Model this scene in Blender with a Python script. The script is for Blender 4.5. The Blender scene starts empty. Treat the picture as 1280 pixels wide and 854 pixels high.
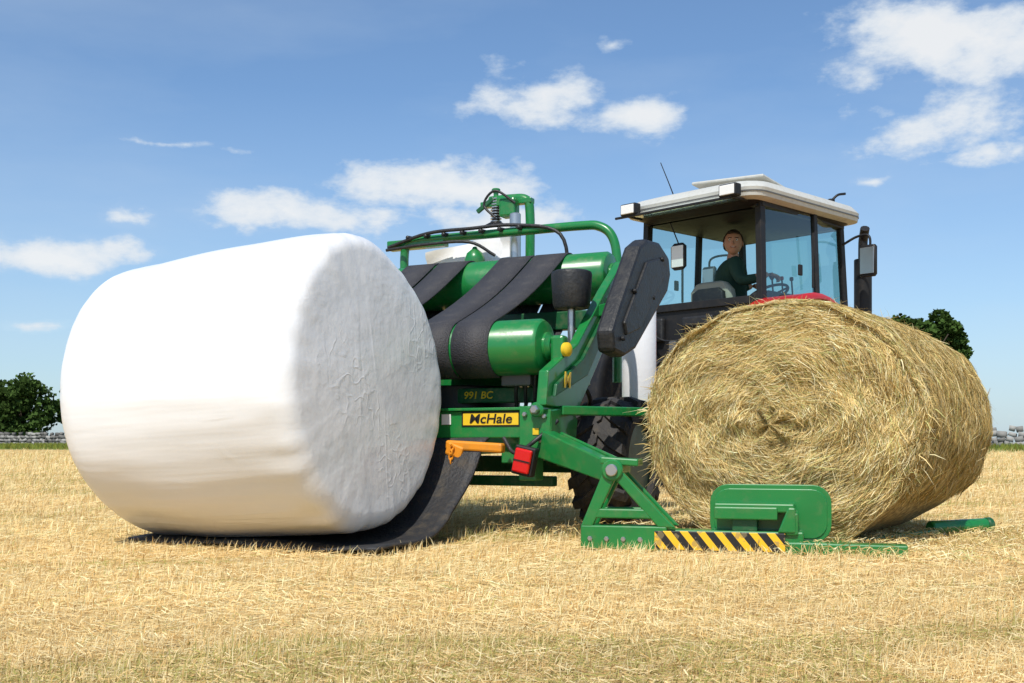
import bpy, math, random
import numpy as np
from mathutils import Vector, Matrix, noise
random.seed(7); rng=np.random.default_rng(7)
scene=bpy.context.scene
COL=scene.collection
R=math.radians

# ---------------------------------------------------------------- materials
def newmat(name):
    m=bpy.data.materials.new(name); m.use_nodes=True
    nt=m.node_tree; b=nt.nodes['Principled BSDF']
    return m,nt,b
def paint(name,col,rough=.35,metal=0,var=.18,dirt=.0,dirtcol=(.25,.2,.12),scale=6,bump=0.0,bscale=60,coat=0.0,spec=.5):
    m,nt,b=newmat(name); N=nt.nodes; L=nt.links
    tc=N.new('ShaderNodeTexCoord')
    n1=N.new('ShaderNodeTexNoise'); n1.inputs['Scale'].default_value=scale; n1.inputs['Detail'].default_value=4
    L.new(tc.outputs['Object'],n1.inputs['Vector'])
    mx=N.new('ShaderNodeMixRGB'); mx.inputs[1].default_value=(*[c*(1-var) for c in col],1)
    mx.inputs[2].default_value=(*[min(1,c*(1+var)) for c in col],1)
    L.new(n1.outputs['Fac'],mx.inputs[0]); out=mx.outputs[0]
    if dirt>0:
        n2=N.new('ShaderNodeTexNoise'); n2.inputs['Scale'].default_value=scale*2.7; n2.inputs['Detail'].default_value=7; n2.inputs['Roughness'].default_value=.7
        L.new(tc.outputs['Object'],n2.inputs['Vector'])
        cr=N.new('ShaderNodeValToRGB'); cr.color_ramp.elements[0].position=.5; cr.color_ramp.elements[1].position=.78
        cr.color_ramp.elements[1].color=(dirt,dirt,dirt,1)
        L.new(n2.outputs['Fac'],cr.inputs[0])
        m2=N.new('ShaderNodeMixRGB'); m2.inputs[2].default_value=(*dirtcol,1)
        L.new(cr.outputs[0],m2.inputs[0]); L.new(out,m2.inputs[1]); out=m2.outputs[0]
        mr=N.new('ShaderNodeMapRange'); mr.inputs[3].default_value=rough; mr.inputs[4].default_value=min(1,rough+.45)
        L.new(cr.outputs[0],mr.inputs[0]); L.new(mr.outputs[0],b.inputs['Roughness'])
    else: b.inputs['Roughness'].default_value=rough
    L.new(out,b.inputs['Base Color'])
    b.inputs['Metallic'].default_value=metal
    b.inputs['Coat Weight'].default_value=coat
    b.inputs['Specular IOR Level'].default_value=spec
    if bump>0:
        n3=N.new('ShaderNodeTexNoise'); n3.inputs['Scale'].default_value=bscale; n3.inputs['Detail'].default_value=4
        L.new(tc.outputs['Object'],n3.inputs['Vector'])
        bp=N.new('ShaderNodeBump'); bp.inputs['Strength'].default_value=bump; bp.inputs['Distance'].default_value=.01
        L.new(n3.outputs['Fac'],bp.inputs['Height']); L.new(bp.outputs[0],b.inputs['Normal'])
    return m
GREEN=paint('green_paint',(.010,.185,.040),.3,dirt=.45,dirtcol=(.16,.17,.07),coat=.3)
GREEN_D=paint('dark_green_paint',(.008,.09,.03),.4,dirt=.4)
BLACK=paint('black_plastic',(.014,.014,.015),.5,dirt=.35,dirtcol=(.09,.08,.06),bump=.3)
BLACKM=paint('black_metal',(.012,.012,.013),.5,dirt=.3,dirtcol=(.07,.055,.04),spec=.35)
BELT=paint('rubber_belt',(.035,.033,.036),.65,dirt=.5,dirtcol=(.10,.09,.08),bump=.5,bscale=120)
MATR=paint('rubber_mat',(.022,.022,.024),.6,dirt=.6,dirtcol=(.12,.09,.05),bump=.6,bscale=70,scale=4)
TYRE=paint('tyre_rubber',(.03,.028,.028),.75,dirt=.7,dirtcol=(.15,.12,.08),bump=.4)
REDP=paint('red_paint',(.5,.012,.012),.3,dirt=.25,coat=.3)
WHITEP=paint('white_roof_paint',(.52,.52,.48),.45,dirt=.5,dirtcol=(.27,.26,.21),var=.06)
GREYP=paint('grey_paint',(.10,.10,.10),.45,dirt=.3)
SILVER=paint('silver_metal',(.5,.5,.5),.3,metal=.9)
YELLOW=paint('yellow_paint',(.75,.5,.02),.4,dirt=.3,dirtcol=(.3,.2,.05))
ORANGE=paint('orange_paint',(.75,.27,.015),.45,dirt=.45,dirtcol=(.2,.12,.05))
REDL=paint('red_lens',(.6,.01,.008),.15,var=.05)
LENS=paint('clear_lens',(.8,.8,.78),.15,var=.03)
FILM=paint('white_film_roll',(.8,.8,.82),.3,var=.02,bump=.2,bscale=20)
CLOTH=paint('green_cloth',(.018,.055,.035),.85,var=.3,bump=.5,bscale=80)
TROUS=paint('blue_trousers',(.02,.03,.06),.85,bump=.4)
SKIN=paint('skin',(.60,.30,.20),.5,var=.08)
HAIR=paint('brown_hair',(.05,.028,.015),.7,bump=.8,bscale=200)
SEATM=paint('seat_fabric',(.34,.33,.26),.8,bump=.3)
EYEW=paint('eye_white',(.75,.73,.7),.3,var=.02)
LIP=paint('lips',(.4,.13,.1),.5)
def glassmat(name,tint,refl):
    m=bpy.data.materials.new(name); m.use_nodes=True; nt=m.node_tree; N=nt.nodes; L=nt.links
    N.remove(N['Principled BSDF']); o=N['Material Output']
    t=N.new('ShaderNodeBsdfTransparent'); t.inputs[0].default_value=(*tint,1)
    g=N.new('ShaderNodeBsdfGlossy'); g.inputs['Roughness'].default_value=.03; g.inputs[0].default_value=(.9,1,1,1)
    f=N.new('ShaderNodeFresnel'); f.inputs[0].default_value=1.5
    a=N.new('ShaderNodeMath'); a.operation='MULTIPLY_ADD'; a.inputs[1].default_value=1.2; a.inputs[2].default_value=refl
    L.new(f.outputs[0],a.inputs[0])
    mx=N.new('ShaderNodeMixShader'); L.new(a.outputs[0],mx.inputs[0]); L.new(t.outputs[0],mx.inputs[1]); L.new(g.outputs[0],mx.inputs[2]); L.new(mx.outputs[0],o.inputs[0])
    return m
GLASS=glassmat('tinted_glass',(.58,.78,.76),.05)
def attrmat(name,rough=.75,transl=.0):
    m,nt,b=newmat(name); N=nt.nodes; L=nt.links
    N.remove(b); b=N.new('ShaderNodeBsdfDiffuse')
    a=N.new('ShaderNodeAttribute'); a.attribute_name='Col'
    L.new(a.outputs['Color'],b.inputs['Color']); L.new(b.outputs[0],N['Material Output'].inputs[0])
    if transl>0:
        t=N.new('ShaderNodeBsdfTranslucent'); L.new(a.outputs['Color'],t.inputs[0])
        mx=N.new('ShaderNodeMixShader'); mx.inputs[0].default_value=transl
        L.new(b.outputs[0],mx.inputs[1]); L.new(t.outputs[0],mx.inputs[2]); L.new(mx.outputs[0],N['Material Output'].inputs[0])
    return m
STRAW=attrmat('straw_blades',.6,.25)
LEAF=attrmat('leaves',.6,.2)
BARK=paint('bark',(.08,.06,.04),.9,bump=1,bscale=10)

# ---------------------------------------------------------------- mesh helpers
def empty(name,loc=(0,0,0),rz=0,parent=None):
    e=bpy.data.objects.new(name,None); e.location=loc; e.rotation_euler=(0,0,rz); COL.objects.link(e)
    if parent: e.parent=parent
    return e
def obj(name,verts,faces,mat,parent=None,smooth=False,bevel=0,solid=0):
    me=bpy.data.meshes.new(name); me.from_pydata([tuple(v) for v in verts],[],faces); me.update()
    o=bpy.data.objects.new(name,me); COL.objects.link(o)
    if mat: me.materials.append(mat)
    if smooth:
        me.polygons.foreach_set('use_smooth',[True]*len(me.polygons))
        try: me.set_sharp_from_angle(angle=R(40))
        except Exception: pass
    if solid:
        s=o.modifiers.new('s','SOLIDIFY'); s.thickness=solid; s.offset=0
    if bevel:
        b=o.modifiers.new('b','BEVEL'); b.width=bevel; b.segments=2; b.limit_method='ANGLE'; b.angle_limit=R(35)
    if parent: o.parent=parent
    return o
BF=[(0,1,3,2),(4,6,7,5),(0,4,5,1),(2,3,7,6),(0,2,6,4),(1,5,7,3)]
def box(name,c,s,mat,parent,rot=None,bevel=.008):
    M=Matrix.Identity(3)
    if rot is not None: M=(Matrix.Rotation(rot[2],3,'Z')@Matrix.Rotation(rot[1],3,'Y')@Matrix.Rotation(rot[0],3,'X'))
    c=Vector(c); vs=[c+M@Vector((x*s[0]/2,y*s[1]/2,z*s[2]/2)) for x in(-1,1) for y in(-1,1) for z in(-1,1)]
    return obj(name,vs,BF,mat,parent,bevel=bevel)
def frame(d,up=Vector((0,0,1))):
    d=d.normalized()
    if abs(d.dot(up))>.98: up=Vector((0,1,0))
    a=d.cross(up).normalized(); b=a.cross(d).normalized(); return a,b
def beam(name,p1,p2,w,h,mat,parent,bevel=.006,w2=None,h2=None):
    p1,p2=Vector(p1),Vector(p2); a,b=frame(p2-p1); w2=w2 or w; h2=h2 or h
    vs=[]
    for p,ww,hh in((p1,w,h),(p2,w2,h2)):
        for i in(-1,1):
            for j in(-1,1): vs.append(p+a*i*ww/2+b*j*hh/2)
    return obj(name,vs,BF,mat,parent,bevel=bevel)
def lathe(name,p,d,prof,mat,parent,n=32,bevel=0):
    p=Vector(p); d=Vector(d).normalized(); a,b=frame(d); vs=[];fs=[]
    for (t,r) in prof:
        for k in range(n):
            an=2*math.pi*k/n; vs.append(p+d*t+(a*math.cos(an)+b*math.sin(an))*max(r,1e-4))
    for i in range(len(prof)-1):
        for k in range(n):
            k2=(k+1)%n; fs.append((i*n+k,i*n+k2,(i+1)*n+k2,(i+1)*n+k))
    fs.append(tuple(range(n-1,-1,-1))); fs.append(tuple((len(prof)-1)*n+k for k in range(n)))
    return obj(name,vs,fs,mat,parent,smooth=True)
def cyl(name,p1,p2,r,mat,parent,r2=None,n=24,ch=.006):
    p1,p2=Vector(p1),Vector(p2); L=(p2-p1).length; r2=r2 if r2 is not None else r; ch=min(ch,L*.2,r*.4)
    return lathe(name,p1,p2-p1,[(0,r-ch),(ch,r),(L-ch,r2),(L,r2-ch)],mat,parent,n)
def smoothpath(pts,k=6):
    pts=[Vector(p) for p in pts]; out=[]
    P=[pts[0]*2-pts[1]]+pts+[pts[-1]*2-pts[-2]]
    for i in range(1,len(P)-2):
        for j in range(k):
            t=j/k; a,b,c,d=P[i-1],P[i],P[i+1],P[i+2]
            out.append(.5*((2*b)+(c-a)*t+(2*a-5*b+4*c-d)*t*t+(3*b-a-3*c+d)*t**3))
    out.append(pts[-1]); return out
def tube(name,pts,r,mat,parent,k=6,n=10,r2=None,sm=True):
    P=smoothpath(pts,k) if sm else [Vector(p) for p in pts]
    vs=[];fs=[]; d=(P[1]-P[0]).normalized(); a,b=frame(d)
    for i,p in enumerate(P):
        if i<len(P)-1: nd=(P[i+1]-P[i]).normalized()
        else: nd=d
        q=d.rotation_difference(nd); a=q@a; b=q@b; d=nd
        rr=r if r2 is None else r+(r2-r)*i/(len(P)-1)
        for j in range(n):
            an=2*math.pi*j/n; vs.append(p+(a*math.cos(an)+b*math.sin(an))*rr)
    for i in range(len(P)-1):
        for j in range(n):
            j2=(j+1)%n; fs.append((i*n+j,i*n+j2,(i+1)*n+j2,(i+1)*n+j))
    fs.append(tuple(range(n-1,-1,-1))); fs.append(tuple((len(P)-1)*n+j for j in range(n)))
    return obj(name,vs,fs,mat,parent,smooth=True)
def prism(name,pts,o,u,v,th,mat,parent,bevel=.006):
    o,u,v=Vector(o),Vector(u).normalized(),Vector(v).normalized(); w=u.cross(v).normalized(); n=len(pts)
    vs=[o+u*a+v*b-w*th/2 for a,b in pts]+[o+u*a+v*b+w*th/2 for a,b in pts]
    fs=[tuple(range(n-1,-1,-1)),tuple(range(n,2*n))]+[(i,(i+1)%n,n+(i+1)%n,n+i) for i in range(n)]
    return obj(name,vs,fs,mat,parent,bevel=bevel)
def rrect(hx,hy,r,k=5):
    out=[]
    for cx,cy,a0 in((hx-r,hy-r,0),(-hx+r,hy-r,90),(-hx+r,-hy+r,180),(hx-r,-hy+r,270)):
        for i in range(k+1):
            a=R(a0+90*i/k); out.append((cx+r*math.cos(a),cy+r*math.sin(a)))
    return out
def loft(name,rings,mat,parent,smooth=True):
    vs=[];fs=[];n=24
    for cx,cy,z,hx,hy,r in rings:
        for x,y in rrect(hx,hy,r): vs.append((cx+x,cy+y,z))
    for i in range(len(rings)-1):
        for k in range(n):
            k2=(k+1)%n; fs.append((i*n+k,i*n+k2,(i+1)*n+k2,(i+1)*n+k))
    fs.append(tuple(range(n-1,-1,-1))); fs.append(tuple((len(rings)-1)*n+k for k in range(n)))
    return obj(name,vs,fs,mat,parent,smooth=smooth)
def rawmesh(name,verts,quads,mat,parent=None,cols=None,smooth=False):
    me=bpy.data.meshes.new(name); nv=len(verts); nf=len(quads)
    me.vertices.add(nv); me.vertices.foreach_set('co',np.ascontiguousarray(verts,dtype=np.float32).ravel())
    me.loops.add(nf*4); me.loops.foreach_set('vertex_index',np.ascontiguousarray(quads,dtype=np.int32).ravel())
    me.polygons.add(nf); me.polygons.foreach_set('loop_start',np.arange(0,nf*4,4,dtype=np.int32))
    me.update(calc_edges=True)
    if cols is not None:
        ca=me.color_attributes.new('Col','FLOAT_COLOR','POINT'); c4=np.ones((nv,4),dtype=np.float32); c4[:,:3]=cols
        ca.data.foreach_set('color',c4.ravel())
    if smooth: me.polygons.foreach_set('use_smooth',np.ones(nf,dtype=bool))
    me.materials.append(mat)
    o=bpy.data.objects.new(name,me); COL.objects.link(o)
    if parent: o.parent=parent
    return o
def ribbons(name,P,W,mat,cols,parent=None,taper=None):
    N,K,_=P.shape
    if taper is None: taper=np.ones(K)
    V=np.empty((N,K,2,3),dtype=np.float32)
    V[:,:,0]=P-W[:,None]*taper[None,:,None]; V[:,:,1]=P+W[:,None]*taper[None,:,None]
    base=(np.arange(N)*K*2)[:,None]+(np.arange(K-1)*2)[None]
    F=np.stack([base,base+1,base+3,base+2],-1).reshape(-1,4)
    return rawmesh(name,V.reshape(-1,3),F,mat,parent,np.repeat(np.minimum(cols,.95),K*2,axis=0))

# ---------------------------------------------------------------- world
w=bpy.data.worlds.new('World'); scene.world=w; w.use_nodes=True; nt=w.node_tree; N=nt.nodes; L=nt.links
try: w.cycles.sampling_method='MANUAL'; w.cycles.sample_map_resolution=256
except Exception: pass
bg=N['Background']; bg.inputs[1].default_value=.1
SUNAZ=math.atan2(-.30,-.95); SUNEL=R(53)
sky=N.new('ShaderNodeTexSky'); sky.sky_type='NISHITA'; sky.sun_disc=False; sky.sun_elevation=SUNEL; sky.sun_rotation=SUNAZ%(2*math.pi)
sky.air_density=1.0; sky.dust_density=.7; sky.ozone_density=2.0
tc=N.new('ShaderNodeTexCoord')
def mth(op,a,b=None,c=None,clamp=False):
    n=N.new('ShaderNodeMath'); n.operation=op; n.use_clamp=clamp
    for i,x in enumerate((a,b,c)):
        if x is None: continue
        if isinstance(x,(int,float)): n.inputs[i].default_value=x
        else: L.new(x,n.inputs[i])
    return n.outputs[0]
D=tc.outputs['Generated']
clouds=[(670,120,135,46,1.0),(800,145,110,36,.9),(771,52,36,19,.95),(1190,48,180,80,1.15),(1200,160,150,66,.8),(1222,203,80,18,.8),
 (1100,216,42,11,.8),(560,232,185,40,1.0),(410,272,230,34,1.05),(640,275,200,34,1.0),(165,279,56,22,1.0),(60,312,150,34,1.1),(35,405,75,15,.8),(200,182,170,9,.62),
 (-400,150,260,70,1),(1700,200,260,80,1)]
nzw=N.new('ShaderNodeTexNoise'); nzw.inputs['Scale'].default_value=9; nzw.inputs['Detail'].default_value=3; L.new(D,nzw.inputs['Vector'])
sub=N.new('ShaderNodeVectorMath'); sub.operation='MULTIPLY_ADD'; L.new(nzw.outputs['Color'],sub.inputs[0]); sub.inputs[1].default_value=(.06,.06,.035); L.new(D,sub.inputs[2])
DW=sub.outputs[0]; tot=None
for (px,py,rx,ry,s) in clouds:
    c=Vector(((px-640)/1380,1,(553-py)/1380)); ln=c.length; c.normalize(); c+=Vector((.03,.03,.0175))
    k=(1380*ln/rx,1.5,1380*ln/ry)
    v2=N.new('ShaderNodeVectorMath'); v2.operation='MULTIPLY_ADD'; L.new(DW,v2.inputs[0]); v2.inputs[1].default_value=k; v2.inputs[2].default_value=(-c.x*k[0],-c.y*k[1],-c.z*k[2])
    v3=N.new('ShaderNodeVectorMath'); v3.operation='LENGTH'; L.new(v2.outputs[0],v3.inputs[0])
    m=mth('MULTIPLY_ADD',v3.outputs['Value'],-s,1.3*s)
    tot=m if tot is None else mth('MAXIMUM',tot,m)
tot=mth('MAXIMUM',tot,0.0)
mp=N.new('ShaderNodeMapping'); mp.inputs['Scale'].default_value=(1,1,1.9); L.new(D,mp.inputs['Vector'])
nz=N.new('ShaderNodeTexNoise'); nz.inputs['Scale'].default_value=15; nz.inputs['Detail'].default_value=8; nz.inputs['Roughness'].default_value=.6; L.new(mp.outputs[0],nz.inputs['Vector'])
dn=mth('ADD',tot,mth('MULTIPLY',mth('SUBTRACT',nz.outputs['Fac'],.645),2.6))
cr=N.new('ShaderNodeMapRange'); cr.interpolation_type='SMOOTHSTEP'; cr.inputs[1].default_value=.0; cr.inputs[2].default_value=.75; L.new(dn,cr.inputs[0])
mp2=N.new('ShaderNodeMapping'); mp2.inputs['Scale'].default_value=(1,1,3.5); mp2.inputs['Location'].default_value=(3,1,2); L.new(D,mp2.inputs['Vector'])
n2=N.new('ShaderNodeTexNoise'); n2.inputs['Scale'].default_value=3.0; n2.inputs['Detail'].default_value=6; n2.inputs['Roughness'].default_value=.55; L.new(mp2.outputs[0],n2.inputs['Vector'])
veil=N.new('ShaderNodeMapRange'); veil.inputs[1].default_value=.42; veil.inputs[2].default_value=.85; veil.inputs[3].default_value=.05; veil.inputs[4].default_value=.32; L.new(n2.outputs['Fac'],veil.inputs[0])
sz=N.new('ShaderNodeSeparateXYZ'); L.new(D,sz.inputs[0])
hz=N.new('ShaderNodeMapRange'); hz.inputs[1].default_value=0; hz.inputs[2].default_value=.30; hz.inputs[3].default_value=.40; hz.inputs[4].default_value=0; L.new(sz.outputs[2],hz.inputs[0])
fac=mth('MAXIMUM',mth('MULTIPLY',cr.outputs[0],.9),mth('ADD',veil.outputs[0],hz.outputs[0]))
cc=N.new('ShaderNodeMixRGB'); cc.inputs[1].default_value=(5.9,7.1,8.4,1); cc.inputs[2].default_value=(9.0,9.1,9.1,1)
cf=N.new('ShaderNodeMapRange'); cf.inputs[1].default_value=.1; cf.inputs[2].default_value=1.0; L.new(dn,cf.inputs[0]); L.new(cf.outputs[0],cc.inputs[0])
tint=N.new('ShaderNodeMixRGB'); tint.blend_type='MULTIPLY'; tint.inputs[0].default_value=1; tint.inputs[2].default_value=(1.0,1.25,1.45,1); L.new(sky.outputs[0],tint.inputs[1])
mix=N.new('ShaderNodeMixRGB'); L.new(fac,mix.inputs[0]); L.new(tint.outputs[0],mix.inputs[1]); L.new(cc.outputs[0],mix.inputs[2]); L.new(mix.outputs[0],bg.inputs[0])

sd=Vector((math.sin(SUNAZ)*math.cos(SUNEL),math.cos(SUNAZ)*math.cos(SUNEL),math.sin(SUNEL)))
sl=bpy.data.lights.new('sun','SUN'); sl.energy=4.6; sl.angle=R(.5); sl.color=(1,.95,.86)
so=bpy.data.objects.new('sun',sl); so.rotation_euler=sd.to_track_quat('Z','Y').to_euler(); so.location=(-5,-8,15); COL.objects.link(so)
scene.view_settings.view_transform='Standard'; scene.view_settings.look='None'; scene.view_settings.exposure=0
cam=bpy.data.cameras.new('camera'); co=bpy.data.objects.new('camera',cam); COL.objects.link(co); scene.camera=co
co.location=(0,0,.45); co.rotation_euler=(R(90),0,0); cam.sensor_width=36; cam.lens=38.8; cam.shift_y=.0984; cam.clip_start=.05; cam.clip_end=6000

# ---------------------------------------------------------------- ground
m,nt,b=newmat('stubble_field'); N=nt.nodes; L=nt.links
g=N.new('ShaderNodeNewGeometry')
def nnode(scale,det,vec,rough=.6):
    n=N.new('ShaderNodeTexNoise'); n.inputs['Scale'].default_value=scale; n.inputs['Detail'].default_value=det; n.inputs['Roughness'].default_value=rough; L.new(vec,n.inputs['Vector']); return n.outputs['Fac']
mpg=N.new('ShaderNodeMapping'); mpg.inputs['Scale'].default_value=(.35,1,1); mpg.inputs['Rotation'].default_value=(0,0,R(12)); L.new(g.outputs['Position'],mpg.inputs['Vector'])
a1=nnode(.9,6,mpg.outputs[0]); a2=nnode(28,6,g.outputs['Position'],.75); a3=nnode(.06,4,mpg.outputs[0])
r1=N.new('ShaderNodeValToRGB'); r1.color_ramp.elements[0].position=.3; r1.color_ramp.elements[0].color=(.24,.145,.05,1); r1.color_ramp.elements[1].position=.66; r1.color_ramp.elements[1].color=(.78,.56,.26,1); L.new(a2,r1.inputs[0])
r2=N.new('ShaderNodeValToRGB'); r2.color_ramp.elements[0].position=.35; r2.color_ramp.elements[0].color=(.38,.31,.11,1); r2.color_ramp.elements[1].position=.55; r2.color_ramp.elements[1].color=(.70,.47,.19,1); L.new(a1,r2.inputs[0])
mx=N.new('ShaderNodeMixRGB'); mx.inputs[0].default_value=.5; L.new(r1.outputs[0],mx.inputs[1]); L.new(r2.outputs[0],mx.inputs[2])
sx=N.new('ShaderNodeSeparateXYZ'); L.new(g.outputs['Position'],sx.inputs[0])
def mm(op,a,b):
    n=N.new('ShaderNodeMath'); n.operation=op
    for i,x in enumerate((a,b)):
        if isinstance(x,(int,float)): n.inputs[i].default_value=x
        else: L.new(x,n.inputs[i])
    return n.outputs[0]
dist=mm('ADD',mm('ADD',sx.outputs['Y'],mm('MULTIPLY',sx.outputs['X'],.526)),mm('MULTIPLY',a3,6))
rr=N.new('ShaderNodeMapRange'); rr.inputs[1].default_value=53; rr.inputs[2].default_value=57; L.new(dist,rr.inputs[0])
mx2=N.new('ShaderNodeMixRGB'); L.new(rr.outputs[0],mx2.inputs[0]); L.new(mx.outputs[0],mx2.inputs[1]); mx2.inputs[2].default_value=(.16,.20,.06,1)
L.new(mx2.outputs[0],b.inputs['Base Color']); b.inputs['Roughness'].default_value=.9; b.inputs['Specular IOR Level'].default_value=.1
bp=N.new('ShaderNodeBump'); bp.inputs['Strength'].default_value=.7; bp.inputs['Distance'].default_value=.03; L.new(a2,bp.inputs['Height']); L.new(bp.outputs[0],b.inputs['Normal'])
S=3000; obj('ground',[(-S,-S,0),(S,-S,0),(S,S,0),(-S,S,0)],[(0,1,2,3)],m)

def pn(x,y):
    return (np.sin(1.3*x+.7*y+1)+np.sin(-.9*x+2.1*y+2.2)+np.sin(2.7*x-1.7*y+.3)+np.sin(.5*x+3.9*y)+.7*np.sin(6.1*x+4.7*y)+.7*np.sin(-5.3*x+7.9*y+1))/5.4
def grass(n,y0,y1,spread):
    Y=np.exp(rng.uniform(np.log(y0),np.log(y1),n)); X=(rng.uniform(-spread,spread,n))*Y
    p=pn(X*1.6,Y*2.3); q=pn(X*.5+3,Y*1.1)
    lx=.899*X-.438*(Y-5.3); ly=.438*X+.899*(Y-5.3); onmat=(lx>-1.42)&(lx<-.04)&(ly>-1.15)&(ly<-.35)
    keep=(rng.random(n)<(.78+.35*p))&~onmat; X,Y,p,q=X[keep],Y[keep],p[keep],q[keep]; n=len(X)
    sc=np.clip((Y/3.2),.8,40)**.62
    tuft=pn(X*4.3+1,Y*5.1)
    hgt=rng.uniform(.010,.040,n)*sc*(1+.5*p+.6*np.maximum(tuft,0)); flat=rng.random(n)<.48
    hgt[flat]*=.45
    ln=np.where(flat,rng.uniform(.03,.10,n),rng.uniform(.0,.035,n))*sc**.8
    an=rng.normal(.4,1.3,n); dx,dy=np.cos(an)*ln,np.sin(an)*ln
    P=np.zeros((n,3,3)); P[:,0]=np.stack([X,Y,np.full(n,-.003)],1)
    P[flat,0,2]=rng.uniform(.0,.02,flat.sum())
    P[:,1]=np.stack([X+dx*.45,Y+dy*.45,hgt*.65],1); P[:,2]=np.stack([X+dx,Y+dy,hgt],1)
    an2=rng.uniform(0,np.pi,n); wd=rng.uniform(.0006,.0015,n)*sc**1.2
    W=np.stack([np.cos(an2)*wd,np.sin(an2)*wd*.5,np.zeros(n)],1); W[flat]=np.stack([-np.sin(an[flat])*wd[flat],np.cos(an[flat])*wd[flat],wd[flat]*.6],1)
    pal=np.array([(.84,.64,.31),(.76,.53,.23),(.93,.79,.46),(.62,.40,.15),(.86,.69,.37),(.44,.40,.13)])
    pr=rng.random(n); idx=np.searchsorted([.28,.5,.70,.81,.97],pr); grn=(q<-.22)&(rng.random(n)<.36); idx[grn]=5
    idx=np.minimum(idx,5)
    c=np.minimum(.95,pal[idx]*rng.uniform(.78,1.12,(n,1))*(1+.14*q[:,None]+.10*tuft[:,None]))
    return P,W,c
P,W,c=grass(360000,1.75,48,.62)
ribbons('stubble_grass',P,W,STRAW,c,taper=np.array([1,.85,.12]))

n=26000; X=rng.uniform(-60,40,n); Y=95-(X+60)*.526-rng.uniform(.4,6,n)
H=rng.uniform(.1,.45,n); an=rng.uniform(0,6.28,n)
P=np.zeros((n,3,3)); P[:,0]=np.stack([X,Y,0*X],1); P[:,1]=np.stack([X+np.cos(an)*H*.2,Y,H*.6],1); P[:,2]=np.stack([X+np.cos(an)*H*.5,Y,H],1)
W=np.stack([np.full(n,.04),0*X,0*X],1); c=np.array((.13,.17,.04))*rng.uniform(.6,1.6,(n,1))+np.array((.10,.06,.0))*rng.random((n,1))
ribbons('verge_grass',P,W,STRAW,c,taper=np.array([1,.8,.1]))

# ---------------------------------------------------------------- stone wall
vs=[];fs=[];cs=[]
dirv=np.array([1,-.526]); dl=np.hypot(*dirv); dirv=dirv/dl; nv_=np.array([-dirv[1],dirv[0]])
Lw=115
for row in range(5):
    s=random.random()*.3
    while s<Lw:
        wd=random.uniform(.22,.6); hh=random.uniform(.17,.27)
        cx=-60+dirv[0]*(s+wd/2); cy=95+dirv[1]*(s+wd/2); z=.1+row*.24+random.uniform(-.03,.03)
        if row==4 and random.random()<.25: s+=wd; continue
        rot=random.uniform(-.3,.3); k=len(vs); g_=random.uniform(.10,.36)
        for a in(-1,1):
            for bb in(-1,1):
                for cz in(-1,1):
                    j=lambda:random.uniform(.65,1.05)
                    la=a*wd/2*j(); lz=cz*hh/2*j()*1.2; lb=bb*(.26-.03*row)*j()
                    ca,sa=math.cos(rot),math.sin(rot); la,lz=la*ca-lz*sa,la*sa+lz*ca
                    vs.append((cx+dirv[0]*la+nv_[0]*lb,cy+dirv[1]*la+nv_[1]*lb,z+lz)); cs.append((g_,g_*.97,g_*.9))
        fs+= [tuple(k+i for i in f) for f in BF]; s+=wd*.97
STONE=attrmat('limestone',.9)
rawmesh('stone_wall',np.array(vs),np.array(fs),STONE,None,np.array(cs))

# ---------------------------------------------------------------- trees
def leaves(cl,nper,size,base):
    allv=[];allc=[]
    for (cx,cy,cz,r,tone) in cl:
        n=nper; d=rng.normal(size=(n,3)); d/=np.linalg.norm(d,axis=1)[:,None]
        rad=r*rng.uniform(.45,1.08,n)**.6; p=np.array([cx,cy,cz])+d*rad[:,None]*np.array([1,1,.8])
        u=rng.normal(size=(n,3)); u/=np.linalg.norm(u,axis=1)[:,None]; v=np.cross(u,rng.normal(size=(n,3))); v/=np.linalg.norm(v,axis=1)[:,None]
        s=size*rng.uniform(.5,1.2,(n,1))
        q=np.stack([p-u*s-v*s*.6,p+u*s-v*s*.6,p+u*s*.6+v*s,p-u*s*.6+v*s],1)
        allv.append(q.reshape(-1,3)); c=np.array(base)*tone*rng.uniform(.6,1.5,(n,1)); allc.append(np.repeat(c,4,axis=0))
    V=np.concatenate(allv); C=np.concatenate(allc); F=np.arange(len(V)).reshape(-1,4); return V,F,C
def crown(c,rad,n,rc):
    out=[]
    for i in range(n):
        while True:
            p=[random.uniform(-1,1) for _ in range(3)]
            l=math.sqrt(sum(x*x for x in p))
            if .35<l<1: break
        out.append((c[0]+p[0]*rad[0],c[1]+p[1]*rad[1],c[2]+p[2]*rad[2],rc*random.uniform(.6,1.2),random.uniform(.65,1.35)))
    return out
tree=empty('oak_tree',(22.4,60,0))
V,F,C=leaves(crown((0,0,5.6),(2.0,1.8,1.7),56,.60)+crown((-.8,.3,6.6),(1.0,1,.8),16,.5)+crown((.7,.3,6.5),(1.0,1,.8),14,.5)+crown((1.6,0,5.5),(.7,1,.9),12,.5),170,.10,(.05,.09,.022))
rawmesh('crown',V,F,LEAF,tree,C)
tube('trunk',[(0,0,-.1),(.05,0,1.5),(-.05,0,3.2),(0,0,5.5)],.26,BARK,tree,r2=.07)
for k in range(7):
    a=k*.9; tube('limb_%d'%k,[(0,0,3+.25*k),(math.cos(a)*.7,math.sin(a)*.7,4+.2*k),(math.cos(a)*1.4,math.sin(a)*1.4,4.9+.22*k)],.09,BARK,tree,r2=.03)
cl=[];trk=empty('tree_line',(0,0,0))
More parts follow.
